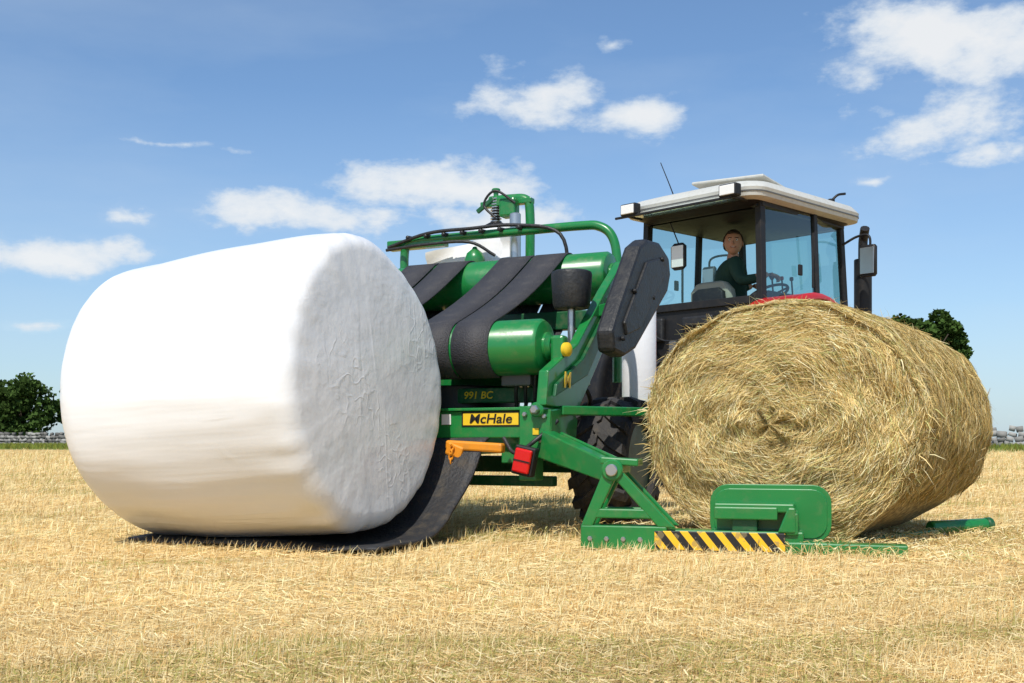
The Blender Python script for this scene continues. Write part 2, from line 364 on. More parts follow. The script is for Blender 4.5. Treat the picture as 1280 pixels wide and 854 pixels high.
for i in range(17):
    x=-76+i*3.1+random.uniform(-1,1); y=92+random.uniform(-2,4)-(.2*i); h=random.uniform(5.9,7.2)
    cl+=crown((x,y,h*.50),(2.6,2.2,h*.44),34,.9)
    tube('trunk_%d'%i,[(x,y,0),(x+.1,y,h*.3),(x,y,h*.7)],.2,BARK,trk,r2=.06)
V,F,C=leaves(cl,120,.16,(.055,.095,.024)); rawmesh('foliage',V,F,LEAF,trk,C)

# ---------------------------------------------------------------- wrapped bale
m,nt,b=newmat('bale_wrap_film'); N=nt.nodes; L=nt.links
b.inputs['Roughness'].default_value=.28; b.inputs['Specular IOR Level'].default_value=.5
tc=N.new('ShaderNodeTexCoord')
def stretched(scale,rot,ns,det=5,dist=0,rough=.55):
    mp=N.new('ShaderNodeMapping'); mp.inputs['Scale'].default_value=scale; mp.inputs['Rotation'].default_value=rot; L.new(tc.outputs['Object'],mp.inputs['Vector'])
    n=N.new('ShaderNodeTexNoise'); n.inputs['Scale'].default_value=ns; n.inputs['Detail'].default_value=det; n.inputs['Distortion'].default_value=dist; n.inputs['Roughness'].default_value=rough; L.new(mp.outputs[0],n.inputs['Vector']); return n.outputs['Fac']
def mm(op,a,b_,c_=None):
    n=N.new('ShaderNodeMath'); n.operation=op
    for i,x in enumerate((a,b_,c_)):
        if x is None: continue
        if isinstance(x,(int,float)): n.inputs[i].default_value=x
        else: L.new(x,n.inputs[i])
    return n.outputs[0]
def ridged(f,w_):
    return mm('MAXIMUM',mm('SUBTRACT',1.0,mm('MULTIPLY',mm('ABSOLUTE',mm('SUBTRACT',f,.5),0),w_)),0.0)
s1=stretched((.18,2.4,2.4),(0,0,0),3.2,3); s3=stretched((1,1,1),(0,0,0),2.6,1)
# long thin pleats: along the axis on the barrel (low side), long diagonal pulls on the end
c1=ridged(stretched((.16,4,4),(0,0,R(4)),3.0,1),22); c2=ridged(stretched((1,2.6,.16),(R(35),0,0),3.4,1),20); c3=ridged(stretched((1,2.4,.16),(R(-28),0,0),3.0,1),22)
msk=stretched((1,1,1),(0,0,0),2.1,1); mk=N.new('ShaderNodeMapRange'); mk.inputs[1].default_value=.50; mk.inputs[2].default_value=.62; L.new(msk,mk.inputs[0])
msk2=stretched((1,1,1),(1,2,0),2.6,1); mk2=N.new('ShaderNodeMapRange'); mk2.inputs[1].default_value=.50; mk2.inputs[2].default_value=.62; L.new(msk2,mk2.inputs[0])
h=mm('ADD',mm('ADD',mm('MULTIPLY',s1,.8),mm('MULTIPLY',s3,.9)),mm('ADD',mm('MULTIPLY',mk.outputs[0],mm('ADD',mm('MULTIPLY',c1,.10),mm('MULTIPLY',c2,.09))),mm('MULTIPLY',mk2.outputs[0],mm('MULTIPLY',c3,.09))))
bp=N.new('ShaderNodeBump'); bp.inputs['Strength'].default_value=.36; bp.inputs['Distance'].default_value=.022; L.new(h,bp.inputs['Height']); L.new(bp.outputs[0],b.inputs['Normal'])
rc=N.new('ShaderNodeValToRGB'); rc.color_ramp.elements[0].position=.3; rc.color_ramp.elements[0].color=(.78,.79,.80,1); rc.color_ramp.elements[1].position=.55; rc.color_ramp.elements[1].color=(.84,.84,.84,1); L.new(s1,rc.inputs[0]); L.new(rc.outputs[0],b.inputs['Base Color'])
wb=empty('wrapped_bale',(-.580,4.67,.704)); wb.rotation_euler=(0,R(-2.9),R(-24.3))
Lb=1.25; Rb=.64; pts=[]
for i in range(22): pts.append((0.012*(1-(i/21)**2),Rb*.86*i/21))
rc_=.085
for i in range(1,9):
    a=R(90*i/8); pts.append((-rc_+rc_*math.cos(a),Rb*.86+(Rb*.14)*math.sin(a)*.93))
for i in range(1,40):
    t=i/40; pts.append((-rc_-(Lb-rc_-.2)*t,Rb*(.99+.028*math.sin(math.pi*min(1,t*1.1)))))
re=pts[-1][1]
for i in range(1,14):
    a=R(90*i/13); pts.append((-(Lb-.2)-.2*math.sin(a),re-.2+.2*math.cos(a)))
for i in range(1,14): pts.append((-Lb-.01*i/13,(re-.2)*(1-i/13)))
n=220; V=[]
for i,(x,r) in enumerate(pts):
    for k in range(n):
        a=2*math.pi*k/n; e=1+.010*math.sin(2*a+.6)+.008*math.sin(3*a+2+x*1.5)+.004*math.sin(5*a-x*3)
        y,z=r*e*math.cos(a),r*e*math.sin(a)
        nn=noise.noise(Vector((x*2.0,y*2.4,z*2.4)))*.016+noise.noise(Vector((x*1.6,math.cos(a)*9,math.sin(a)*9)))*.003*min(1,r/.5)**2
        edge=math.exp(-((x+.06)/.10)**2)*(1 if r>.45 else 0)
        nn+=edge*.010*noise.noise(Vector((math.cos(a)*7,math.sin(a)*7,x*4)))
        if r>.3: V.append((x+nn*.3,y*(1+nn/max(r,.2)),z*(1+nn/max(r,.2))))
        else: V.append((x+nn*.3,y,z))
F=[(i*n+k,i*n+(k+1)%n,(i+1)*n+(k+1)%n,(i+1)*n+k) for i in range(len(pts)-1) for k in range(n)]
V=np.array(V); V[:,2]=np.maximum(V[:,2],-.632)
rawmesh('film_wrap',V,np.array(F),m,wb,smooth=True)

# ---------------------------------------------------------------- hay bale
hb=empty('hay_bale',(1.145,4.80,0),R(-36))
A,B,ZC,LH=.640,.545,.528,1.08
HAYB,ntb,bb_=newmat('hay_core'); tcx=ntb.nodes.new('ShaderNodeTexCoord'); nx=ntb.nodes.new('ShaderNodeTexNoise'); nx.inputs['Scale'].default_value=45; nx.inputs['Detail'].default_value=6
ntb.links.new(tcx.outputs['Object'],nx.inputs['Vector']); cx=ntb.nodes.new('ShaderNodeValToRGB'); cx.color_ramp.elements[0].position=.35; cx.color_ramp.elements[0].color=(.15,.105,.035,1); cx.color_ramp.elements[1].position=.7; cx.color_ramp.elements[1].color=(.60,.45,.19,1)
ntb.links.new(nx.outputs['Fac'],cx.inputs[0]); ntb.links.new(cx.outputs[0],bb_.inputs['Base Color']); bb_.inputs['Roughness'].default_value=.9
def lump(th,y): return 1+.010*np.sin(3*th+.5)+.010*np.sin(5*th+2+2*y)+.006*np.sin(11*th-5*y)+.006*np.sin(17*th+9*y)
def capy(r,th): return .045*r**6 -.02*(1-r**2)+.010*np.sin(r*17+th*2+1.5*np.sin(3*th))+.012*np.sin(5*th+r*9)+.008*np.sin(9*th-r*14)
def surf(r,th,y,off=0):
    e=lump(th,y)*r+off
    z=ZC+B*(1-.035*np.clip(y,0,2))*e*np.sin(th); z=np.maximum(z,.004+0*z)
    return np.stack([A*e*np.cos(th),y,z],-1)
n=120; V=[]; rings=0
rs=np.linspace(0,.985,16); ths=np.arange(n)*2*np.pi/n
for r in rs: V.append(surf(r,ths,capy(r,ths)+.012)); rings+=1
for y in np.linspace(.07,LH-.06,24): V.append(surf(.99+.012*math.sin(math.pi*y/LH),ths,np.full(n,y))); rings+=1
for r in np.linspace(.97,0,6): V.append(surf(r,ths,np.full(n,LH))); rings+=1
F=[(i*n+k,i*n+(k+1)%n,(i+1)*n+(k+1)%n,(i+1)*n+k) for i in range(rings-1) for k in range(n)]
rawmesh('bale_core',np.concatenate(V),np.array(F),HAYB,hb,smooth=True)
HPAL=np.array([(.90,.70,.33),(.76,.57,.25),(.95,.84,.52),(.58,.44,.17),(.62,.60,.25),(.40,.28,.10)])
def hcol(n): 
    idx=rng.choice(6,n,p=[.30,.2,.22,.08,.14,.06]); return HPAL[idx]*rng.uniform(.78,1.12,(n,1))
K=5
def capstr(n):
    r=np.sqrt(rng.uniform(0.0,1,n))*.985; th=rng.uniform(0,2*np.pi,n)
    ln=rng.uniform(.03,.19,n); da=ln/np.maximum(r*.62,.16)
    slope=rng.normal(0,.22,n)+rng.normal(0,.9,n)*(rng.random(n)<.30)+rng.normal(0,1.0,n)*(r<.45)*.6
    slope=slope*ln/.62+.10*np.sin(4*th+r*7)*ln/.62*3
    curl=rng.normal(0,.06,n)
    t=np.linspace(-.5,.5,K)[None]; rr=np.clip(r[:,None]+slope[:,None]*t+(curl*ln/.2)[:,None]*(t*t-.08),0,1.01); tt=th[:,None]+da[:,None]*t
    lift=rng.uniform(0,.020,n)[:,None]+rng.normal(0,.014,n)[:,None]*t*2
    y=capy(rr,tt)-.002-np.abs(lift); P=surf(rr,tt,y)
    c=hcol(n); band=.5+.5*np.sin(r*34+np.sin(th*2)*2.5+np.sin(th*5)*1.4+np.sin(th*9+r*12)); c*=(.88+.18*band)[:,None]
    hw=rng.uniform(.0007,.0022,n); ta=th+rng.normal(0,.3,n)
    W=np.stack([np.cos(ta)*hw,rng.normal(0,.4,n)*hw,np.sin(ta)*hw],1); return P,W,c
P,W,c=capstr(38000); ribbons('hay_end_strands',P,W,STRAW,c,hb,taper=np.array([.4,1,1,.9,.3]))
def sidestr(n,loose=0):
    y=rng.uniform(0.0,LH,n); th=rng.uniform(-.6,np.pi+.6,n); ln=rng.uniform(.04,.20,n); da=ln/.62
    t=np.linspace(-.5,.5,K)[None]; yy=y[:,None]+((rng.normal(0,.20,n)+rng.normal(0,.7,n)*(rng.random(n)<.25))*ln)[:,None]*t*2; yy=np.clip(yy,-.01,LH+.01)
    tt=th[:,None]+da[:,None]*t
    lift=rng.uniform(0,.014,n)[:,None]+(rng.normal(0,.012+loose,n))[:,None]*t
    edge=np.exp(-(yy/.05)**2)*.035
    P=surf(1.0+.012*np.sin(np.pi*np.clip(yy/LH,0,1)),tt,yy,np.abs(lift)-edge)
    c=hcol(n)*np.array((.95,.91,.82)); c*=(.82+.2*np.sin(y*60+np.sin(th*3)*2+np.sin(th*13)))[:,None]
    hw=rng.uniform(.0007,.0020,n); W=np.stack([rng.normal(0,.4,n)*hw,hw,rng.normal(0,.4,n)*hw],1); return P,W,c
P,W,c=sidestr(40000); ribbons('hay_side_strands',P,W,STRAW,c,hb,taper=np.array([.4,1,1,.9,.3]))
P,W,c=sidestr(1300,.06); ribbons('loose_strands',P,W,STRAW,c,hb,taper=np.array([.4,1,1,.9,.3]))
n=1500; th=rng.uniform(-.5,np.pi+.5,n); base=surf(np.full(n,.97),th,rng.uniform(-.01,.08,n)); dv=np.stack([np.cos(th)*.5+rng.normal(0,.5,n),rng.normal(-.6,.5,n),np.sin(th)*.4+rng.normal(-.1,.5,n)],1); ln=rng.uniform(.02,.07,n)[:,None]
P=np.stack([base,base+dv*ln*.5,base+dv*ln+np.array([0,0,-.3])*ln],1); W=rng.normal(0,.0008,(n,3)); ribbons('rim_wisps',P,W,STRAW,hcol(n),hb,taper=np.array([1,1,.3]))
n=6000; x=rng.normal(0,.55,n); y=rng.uniform(-.40,LH+.2,n); an=rng.uniform(0,6.28,n); ln=rng.uniform(.03,.12,n); z=rng.uniform(.005,.05,n)
P=np.stack([np.stack([x,y,z],1),np.stack([x+np.cos(an)*ln*.5,y+np.sin(an)*ln*.5,z+.01],1),np.stack([x+np.cos(an)*ln,y+np.sin(an)*ln,z*.5],1)],1)
W=np.stack([-np.sin(an)*.0015,np.cos(an)*.0015,0*x+.001],1); ribbons('dropped_hay',P,W,STRAW,hcol(n),hb,taper=np.array([1,1,.3]))

# ---------------------------------------------------------------- wheel
def wheel(pre,c,r,w,rim,rimmat,parent,nl=20,lug=.035):
    c=Vector(c); X=Vector((1,0,0)); h=w/2
    prof=[(-h*.75,rim),(-h*.98,rim+.03),(-h,(rim+r)/2),(-h*.93,r-.07),(-h*.72,r-lug),(0,r-lug+.008),(h*.72,r-lug),(h*.93,r-.07),(h,(rim+r)/2),(h*.98,rim+.03),(h*.75,rim)]
    vs=[];fs=[];n=56
    for t,rr in prof:
        for k in range(n):
            a=2*math.pi*k/n; vs.append(c+X*t+Vector((0,math.cos(a),math.sin(a)))*rr)
    for i in range(len(prof)-1):
        for k in range(n): fs.append((i*n+k,i*n+(k+1)%n,(i+1)*n+(k+1)%n,(i+1)*n+k))
    obj(pre+'_tyre',vs,fs,TYRE,parent,smooth=True)
    vs=[];fs=[]; dw=math.pi/nl*.42
    for s in(-1,1):
        for k in range(nl):
            ph=2*math.pi*(k+(.5 if s>0 else 0))/nl; st=[]
            for (xx,da,rt,rb) in((0.0,0,r,r-lug-.01),(h*.55,.30*w/r,r,r-lug-.01),(h*.98,.42*w/r,r-.02,r-lug-.03),(h*1.0,.45*w/r,r-.075,r-.09)):
                b0=len(vs); a=ph+da
                for rr,sg in((rb,-1.2),(rb,1.2),(rt,1),(rt,-1)):
                    an=a+sg*dw; vs.append(c+X*(s*(xx-.015*(xx==0)))+Vector((0,math.cos(an),math.sin(an)))*rr)
                st.append(b0)
            for i in range(3):
                for q in range(4): fs.append((st[i]+q,st[i]+(q+1)%4,st[i+1]+(q+1)%4,st[i+1]+q))
            fs.append(tuple(st[0]+q for q in range(4))); fs.append(tuple(st[3]+q for q in(3,2,1,0)))
    obj(pre+'_lugs',vs,fs,TYRE,parent,bevel=.005)
    lathe(pre+'_rim',c-X*h*.8,X,[(0,rim+.012),(.02,rim+.02),(.03,rim-.02),(h*.5,rim*.8),(h*.55,rim*.3),(h*1.05,rim*.3),(h*1.1,rim*.8),(h*1.6-.03,rim-.02),(h*1.6-.01,rim+.02),(h*1.6,rim+.012)],rimmat,parent,40)
    cyl(pre+'_hub',c-X*h*.75,c+X*h*.75,rim*.3,rimmat,parent)
    for k in range(8):
        a=k*math.pi/4
        for s in(-1,1):
            p=c+X*s*h*.42+Vector((0,math.cos(a),math.sin(a)))*rim*.48; cyl(pre+'_bolt',p,p+X*s*.03,.014,SILVER,parent,n=6)

# ---------------------------------------------------------------- bale wrapper machine
bw=empty('bale_wrapper',(0,5.3,0),R(-26))
r=.135; y0,z0,y1,z1=.076,.91,.961,1.37
for nm,yy,zz in(('lower_roller',y0,z0),('upper_roller',y1,z1)):
    lathe(nm,(-1.22,yy,zz),(1,0,0),[(0,.05),(.001,r-.02),(.015,r),(1.345,r),(1.362,r-.012),(1.368,r-.035),(1.372,r-.07),(1.376,.05)],GREEN,bw,48)
    cyl(nm+'_shaft',(-1.32,yy,zz),(.20,yy,zz),.028,SILVER,bw)
    lathe(nm+'_hub',(.152,yy,zz),(1,0,0),[(0,.07),(.012,.07),(.02,.055),(.03,.045)],GREEN,bw)
def belt(name,xa,xb):
    d=Vector((y1-y0,z1-z0)); an=math.atan2(d.y,d.x); rr=r+.007; pts=[]
    for i in range(13):
        a=an+math.pi/2-math.pi*i/12; pts.append((y1+rr*math.cos(a),z1+rr*math.sin(a)))
    pb=(y1+rr*math.cos(an-math.pi/2),z1+rr*math.sin(an-math.pi/2)); pe=(y0+rr*math.cos(an-math.pi/2),z0+rr*math.sin(an-math.pi/2))
    for i in range(1,10):
        t=i/10; pts.append((pb[0]+(pe[0]-pb[0])*t,pb[1]+(pe[1]-pb[1])*t-.13*math.sin(math.pi*t)))
    for i in range(13):
        a=an-math.pi/2-math.pi*i/12; pts.append((y0+rr*math.cos(a),z0+rr*math.sin(a)))
    pa=pts[-1]; pf=pts[0]
    for i in range(1,10):
        t=i/10; pts.append((pa[0]+(pf[0]-pa[0])*t,pa[1]+(pf[1]-pa[1])*t-.035*math.sin(math.pi*t)))
    n=len(pts); vs=[];fs=[]
    for (yy,zz) in pts: vs+=[(xa,yy,zz),(xb,yy,zz)]
    for i in range(n): j=(i+1)%n; fs.append((2*i,2*i+1,2*j+1,2*j))
    obj(name,vs,fs,BELT,bw,smooth=True,solid=.008)
for i,(a,b_) in enumerate(((-.300,-.100),(-.515,-.315),(-.92,-.72),(-1.14,-.94))): belt('belt_%d'%i,a,b_)
fr=[(-.16,.62),(-.13,.78),(.22,.93),(.60,1.24),(.86,1.43),(.98,1.34),(.78,1.13),(.46,.82),(.22,.60)]
prism('table_side_frame',fr,(.225,0,0),(0,1,0),(0,0,1),.05,GREEN,bw)
prism('table_side_frame_left',fr,(-1.29,0,0),(0,1,0),(0,0,1),.05,GREEN,bw)
prism('frame_rib',[(-.10,.66),(-.08,.72),(.24,.86),(.66,1.21),(.70,1.16),(.3,.78)],(.262,0,0),(0,1,0),(0,0,1),.02,GREEN_D,bw)
beam('table_cross_beam',(-1.29,.45,.80),(.2,.45,.80),.12,.12,GREEN,bw)
beam('table_cross_beam_front',(-1.29,.85,1.12),(.2,.85,1.12),.08,.10,GREEN_D,bw)
cyl('turntable_ring',(-.55,.45,.62),(-.55,.45,.74),.34,BLACKM,bw,n=40)
box('turntable_mount',(-.55,.45,.56),(.7,.7,.10),GREEN_D,bw)
gd=[(.155,.88),(.13,.98),(.24,1.118),(.523,1.442),(.64,1.495),(.835,1.51),(1.0,1.455),(1.03,1.36),(.983,1.267),(.4645,.915),(.3,.865)]
prism('drive_guard',gd,(.42,0,0),(0,1,0),(0,0,1),.09,BLACK,bw,bevel=.02)
prism('drive_guard_rib',[(.30,.97),(.27,1.03),(.60,1.37),(.80,1.42),(.90,1.36),(.5,1.02)],(.468,0,0),(0,1,0),(0,0,1),.02,BLACK,bw,bevel=.008)
for (yy,zz) in((.25,.95),(.85,1.42),(.42,1.2),(.7,1.2)): cyl('guard_bolt',(.465,yy,zz),(.485,yy,zz),.012,BLACKM,bw,n=8)
beam('guard_bracket',(.23,.55,1.12),(.40,.55,1.15),.10,.06,GREEN,bw)
for nm,x_,y_,z_ in(('edge_roller',.158,.36,1.12),('edge_roller_left',-1.25,.36,1.12)):
    lathe(nm,(x_,y_,z_),(0,0,1),[(0,.04),(.002,.085),(.02,.094),(.17,.104),(.185,.10),(.192,.085),(.194,.02)],BLACK,bw,36)
    cyl(nm+'_stem',(x_,y_,.90),(x_,y_,1.13),.02,SILVER,bw)
    beam(nm+'_bracket',(x_,y_,.93),(x_+.08,y_+.02,.93),.06,.03,GREEN,bw)
lathe('roller_end_cap',(.253,y0-.02,z0-.02),(1,-.25,0),[(0,.034),(.018,.034),(.026,.024),(.03,.010)],YELLOW,bw,n=20)
beam('bearing_housing',(.215,y0,z0-.14),(.215,y0,z0+.05),.07,.07,GREEN,bw,bevel=.015)
tube('wrapping_arm_hoop',[(-1.40,1.3,1.0),(-1.40,1.3,1.4),(-1.40,1.3,1.66),(-1.36,1.3,1.725),(-1.2,1.3,1.735),(-.7,1.3,1.735),(-.2,1.3,1.735),(-.06,1.3,1.72),(.02,1.3,1.65),(.05,1.3,1.5),(.05,1.3,1.2),(.05,1.3,.8)],.028,GREEN,bw)
beam('hoop_top_rail',(-1.52,1.31,1.715),(-1.1,1.31,1.715),.07,.06,GREEN,bw)
tube('hoop_hose',[(-1.5,1.26,1.70),(-1.2,1.25,1.765),(-.9,1.25,1.77),(-.6,1.27,1.77),(-.3,1.27,1.69),(-.25,1.3,1.4)],.011,BLACK,bw)
tube('hoop_hose_b',[(-1.5,1.24,1.68),(-1.2,1.22,1.69),(-.9,1.24,1.685),(-.75,1.3,1.6)],.010,BLACK,bw)
for k in range(7): cyl('hose_clip',(-1.35+.13*k,1.24,1.75),(-1.33+.13*k,1.32,1.75),.014,BLACK,bw,n=8)
dsp=empty('film_dispenser',(-.11,0,0),0,bw)
lathe('film_roll',(-.76,1.55,1.12),(0,0,1),[(0,.04),(.001,.148),(.006,.15),(.69,.15),(.695,.148),(.696,.04)],FILM,dsp,36)
cyl('film_core',(-.76,1.55,1.08),(-.76,1.55,1.98),.025,BLACKM,dsp)
for k in range(9): cyl('spring_coil_%d'%k,(-.76,1.55,1.86+.018*k),(-.76,1.55,1.868+.018*k),.036,SILVER,dsp,n=16)
lathe('film_cone',(-.76,1.55,1.815),(0,0,1),[(0,.08),(.02,.08),(.045,.035)],BLACKM,dsp)
tube('dispenser_mast',[(-.52,1.55,1.0),(-.52,1.55,1.5),(-.52,1.55,1.9),(-.55,1.55,1.985),(-.66,1.55,2.0),(-.80,1.55,2.0)],.03,GREEN,dsp)
beam('dispenser_head',(-.86,1.55,1.975),(-.50,1.55,1.975),.06,.035,GREEN,dsp)
box('dispenser_gearbox',(-.64,1.50,1.93),(.11,.09,.12),GREEN,dsp,bevel=.015)
cyl('pretension_roller',(-.57,1.44,1.15),(-.57,1.44,1.88),.035,SILVER,dsp)
cyl('dispenser_knob',(-.76,1.55,1.98),(-.76,1.55,2.06),.016,GREEN,dsp); cyl('dispenser_knob_top',(-.76,1.55,2.05),(-.76,1.55,2.075),.028,GREEN,dsp)
beam('dispenser_lever',(-.88,1.52,1.93),(-.76,1.52,2.01),.02,.03,GREEN_D,dsp); tube('dispenser_hose',[(-.58,1.46,1.95),(-.70,1.42,2.03),(-.78,1.42,1.95),(-.70,1.42,1.86)],.008,BLACK,dsp)
lathe('accumulator',(-.88,1.28,1.52),(0,0,1),[(0,.02),(.01,.05),(.06,.065),(.10,.05),(.125,.02),(.14,.012)],GREEN,bw)
V=[];F=[]
for i in range(21):
    t=i/20; x=-.66-.66*t; y=1.42+.02*t
    for j in range(15):
        s=j/14; z=1.755-.075*t-.7*s*(1-.35*t); V.append((x,y+.014*math.sin(9*s+5*t)+.008*math.sin(23*s-9*t),z))
for i in range(20):
    for j in range(14): F.append((i*15+j,i*15+j+1,(i+1)*15+j+1,(i+1)*15+j))
obj('stretch_film',V,F,FILM,bw,smooth=True)
lathe('spare_film_roll',(-.02,1.88,.69),(0,0,1),[(0,.04),(.002,.106),(.008,.108),(.72,.108),(.725,.105),(.726,.04)],FILM,bw,36)
beam('roll_shelf',(-.3,1.88,.66),(.12,1.88,.66),.26,.03,GREEN,bw); cyl('roll_pin',(-.02,1.88,.6),(-.02,1.88,1.47),.02,BLACKM,bw)
# chassis
beam('rear_cross_beam',(-1.15,-.05,.535),(.24,-.05,.535),.11,.13,GREEN,bw)
beam('rear_beam_lip',(-1.15,-.108,.607),(.20,-.108,.607),.03,.014,GREEN,bw,bevel=.003)
beam('upper_cross_beam',(-1.2,.2,.685),(.12,.2,.685),.09,.075,GREEN_D,bw)
beam('upper_post',(.06,.2,.60),(.06,.2,.86),.08,.06,GREEN,bw)
beam('chassis_rail_right',(.02,-.05,.42),(-.30,2.3,.46),.10,.14,GREEN,bw)
beam('chassis_rail_left',(-1.1,-.05,.42),(-.85,2.3,.46),.10,.14,GREEN,bw)
beam('chassis_cross_front',(-1.0,2.3,.46),(-.12,2.3,.46),.12,.14,GREEN,bw)
beam('drawbar',(-.57,2.25,.46),(-.66,4.7,.50),.14,.14,GREEN,bw,w2=.09)
beam('axle_beam',(-1.35,.78,.33),(.2,.78,.33),.09,.09,GREEN_D,bw)
beam('lower_cross_beam',(-1.0,.15,.26),(.16,.15,.26),.06,.05,GREEN_D,bw)
beam('rear_vertical_post',(.12,-.04,.27),(.12,-.04,.62),.09,.09,GREEN,bw)
prism('side_gusset',[(-.12,.36),(-.12,.6),(.12,.62),(.20,.56),(.16,.36)],(.25,0,0),(0,1,0),(0,0,1),.018,GREEN,bw)
prism('rear_bracket',[(.10,.33),(.15,.33),(.25,.43),(.26,.60),(.10,.62)],(.0,-.12,0),(1,0,0),(0,0,1),.012,GREEN,bw,bevel=.003)
for (a,b_) in((.13,.38),(.21,.46),(.23,.57),(.13,.58)): cyl('rear_bolt',(a,-.125,b_),(a,-.142,b_),.012,SILVER,bw,n=6)
cyl('pivot_pin',(.20,-.16,.60),(.20,.12,.60),.035,GREEN,bw); cyl('pivot_nut',(.20,-.19,.60),(.20,-.155,.60),.022,SILVER,bw,n=6)
wheel('wheel_right',(.27,.70,.345),.345,.30,.19,GREEN_D,bw,nl=16,lug=.026)
wheel('wheel_left',(-1.42,.70,.345),.345,.30,.19,GREEN_D,bw,nl=16,lug=.026)
cyl('ram_body',(-.95,.35,.46),(-.3,.25,.50),.032,GREEN,bw); cyl('ram_rod',(-.3,.25,.50),(.0,.2,.52),.016,SILVER,bw)
for k in range(5):
    tube('hydraulic_hose_%d'%k,[(-.1+.05*k,.25,.62),(-.2+.04*k,.6,.75+.02*k),(-.35,1.2,.62+.03*k),(-.5,2.2,.60+.02*k),(-.6,3.6,.75),(-.66,4.9,1.15)],.010,BLACK,bw)
for k in range(4):
    tube('valve_hose_%d'%k,[(-.05+.05*k,.16,.58),(-.02+.05*k,.10,.74+.02*k),(.06+.03*k,.14,.80),(.16,.3,.70+.02*k)],.009,BLACK,bw)
box('valve_block',(-.02,.12,.76),(.16,.08,.07),GREYP,bw)
tube('hose_loop',[(.14,.0,.62),(.22,.3,.72),(.24,.4,.68),(.15,.6,.6)],.012,BLACK,bw)
tube('hose_loop_b',[(.02,-.13,.47),(.10,-.17,.40),(.20,-.16,.46),(.26,-.05,.55)],.010,BLACK,bw)
box('logo_plate',(-.06,-.1085,.560),(.295,.006,.058),YELLOW,bw,bevel=.001)
box('logo_border',(-.06,-.1065,.560),(.312,.004,.072),BLACKM,bw,bevel=.001)
def text(name,body,loc,size,mat,rot=(R(90),0,0),off=.001,sx=1):
    cu=bpy.data.curves.new(name,'FONT'); cu.body=body; cu.size=size; cu.extrude=.0012; cu.offset=off; cu.align_x='CENTER'; cu.align_y='CENTER'; cu.shear=.15
    o=bpy.data.objects.new(name,cu); COL.objects.link(o); cu.materials.append(mat); o.location=loc; o.rotation_euler=rot; o.scale=(sx,1,1); o.parent=bw; return o
text('logo_lettering','McHale',(-.06,-.1135,.560),.062,BLACKM,sx=1.2,off=.0006)
text('model_lettering','991 BC',(-.265,.153,.685),.052,YELLOW,off=.0006,sx=1.05)
text('frame_lettering','M',(.2755,.03,.74),.11,YELLOW,rot=(R(90),0,R(90)))
box('warning_decal',(-.30,-.1085,.56),(.05,.004,.05),LENS,bw,bevel=0)
box('warning_decal_b',(.185,-.1285,.50),(.03,.004,.03),YELLOW,bw,bevel=0)
box('orange_latch_plate',(-.12,-.15,.430),(.30,.05,.045),ORANGE,bw,rot=(0,R(3),0),bevel=.01)
box('orange_latch_plate_b',(-.22,-.17,.41),(.09,.02,.065),ORANGE,bw,rot=(0,R(20),0),bevel=.01)
for k in range(7):
    p=Vector((-.225+.006*math.sin(k*2),-.19,.425-.022*k)); a=[]
    for q in range(9):
        t=2*math.pi*q/8; u=Vector((.010*math.cos(t),0,.016*math.sin(t)))
        if k%2: u=Vector((0,u.x,u.z))
        a.append(p+u)
    tube('chain_link_%d'%k,a,.004,ORANGE,bw,k=2,n=6)
box('tail_lamp_housing',(.165,-.20,.365),(.105,.05,.135),BLACKM,bw,rot=(0,R(12),0),bevel=.008)
box('tail_lamp',(.165,-.232,.365),(.085,.02,.11),REDL,bw,rot=(0,R(12),0),bevel=.008)
box('tail_lamp_divider',(.165,-.2435,.365),(.085,.004,.006),BLACKM,bw,rot=(0,R(12),0),bevel=0)
beam('lamp_bracket',(.12,-.1,.42),(.15,-.18,.42),.05,.02,GREEN,bw)
prof=[(-.08,.47),(-.14,.43),(-.19,.34),(-.26,.25),(-.36,.165),(-.48,.09),(-.62,.04),(-.80,.024),(-1.0,.028),(-1.13,.022)]
PP=smoothpath([(0,a,b_) for a,b_ in prof],4); V=[];F=[];nx_=26
for i,p in enumerate(PP):
    for j in range(nx_+1):
        s=j/nx_; x=-.06-1.30*s; wv=.012*math.sin(s*11+p.y*4)*(1 if p.y<-.6 else .6)+(.035*max(0,(1-s*7))*math.exp(-((p.y+.5)/.4)**2))
        V.append((x+.03*math.sin(p.y*5),p.y+(.02*math.sin(s*9) if i>len(PP)-4 else 0),max(.006,p.z+wv*(.6 if p.z<.1 else 1))))
for i in range(len(PP)-1):
    for j in range(nx_): F.append((i*(nx_+1)+j,i*(nx_+1)+j+1,(i+1)*(nx_+1)+j+1,(i+1)*(nx_+1)+j))
obj('drop_mat',V,F,MATR,bw,smooth=True,solid=.012)
# ---- loading arm group
la=empty('loading_arm'); la.parent=bw
Mw=Matrix.Translation((0,5.3,0))@Matrix.Rotation(R(-26),4,'Z'); Ml=Matrix.Translation((.29,4.62,0))@Matrix.Rotation(R(-16),4,'Z')
la.matrix_local=Mw.inverted()@Ml
Mi=Ml.inverted()
def wl(p): return Mi@Vector(p)
HZ,ntz,bz=newmat('hazard_stripes'); Nz=ntz.nodes; Lz=ntz.links
tz=Nz.new('ShaderNodeTexCoord'); sp=Nz.new('ShaderNodeSeparateXYZ'); Lz.new(tz.outputs['Object'],sp.inputs[0])
def mz(op,a,b_):
    n=Nz.new('ShaderNodeMath'); n.operation=op
    for i,x in enumerate((a,b_)):
        if isinstance(x,(int,float)): n.inputs[i].default_value=x
        else: Lz.new(x,n.inputs[i])
    return n.outputs[0]
st=mz('GREATER_THAN',mz('FRACT',mz('MULTIPLY',mz('ADD',sp.outputs[0],mz('MULTIPLY',sp.outputs[2],.8)),14.5),0),.48)
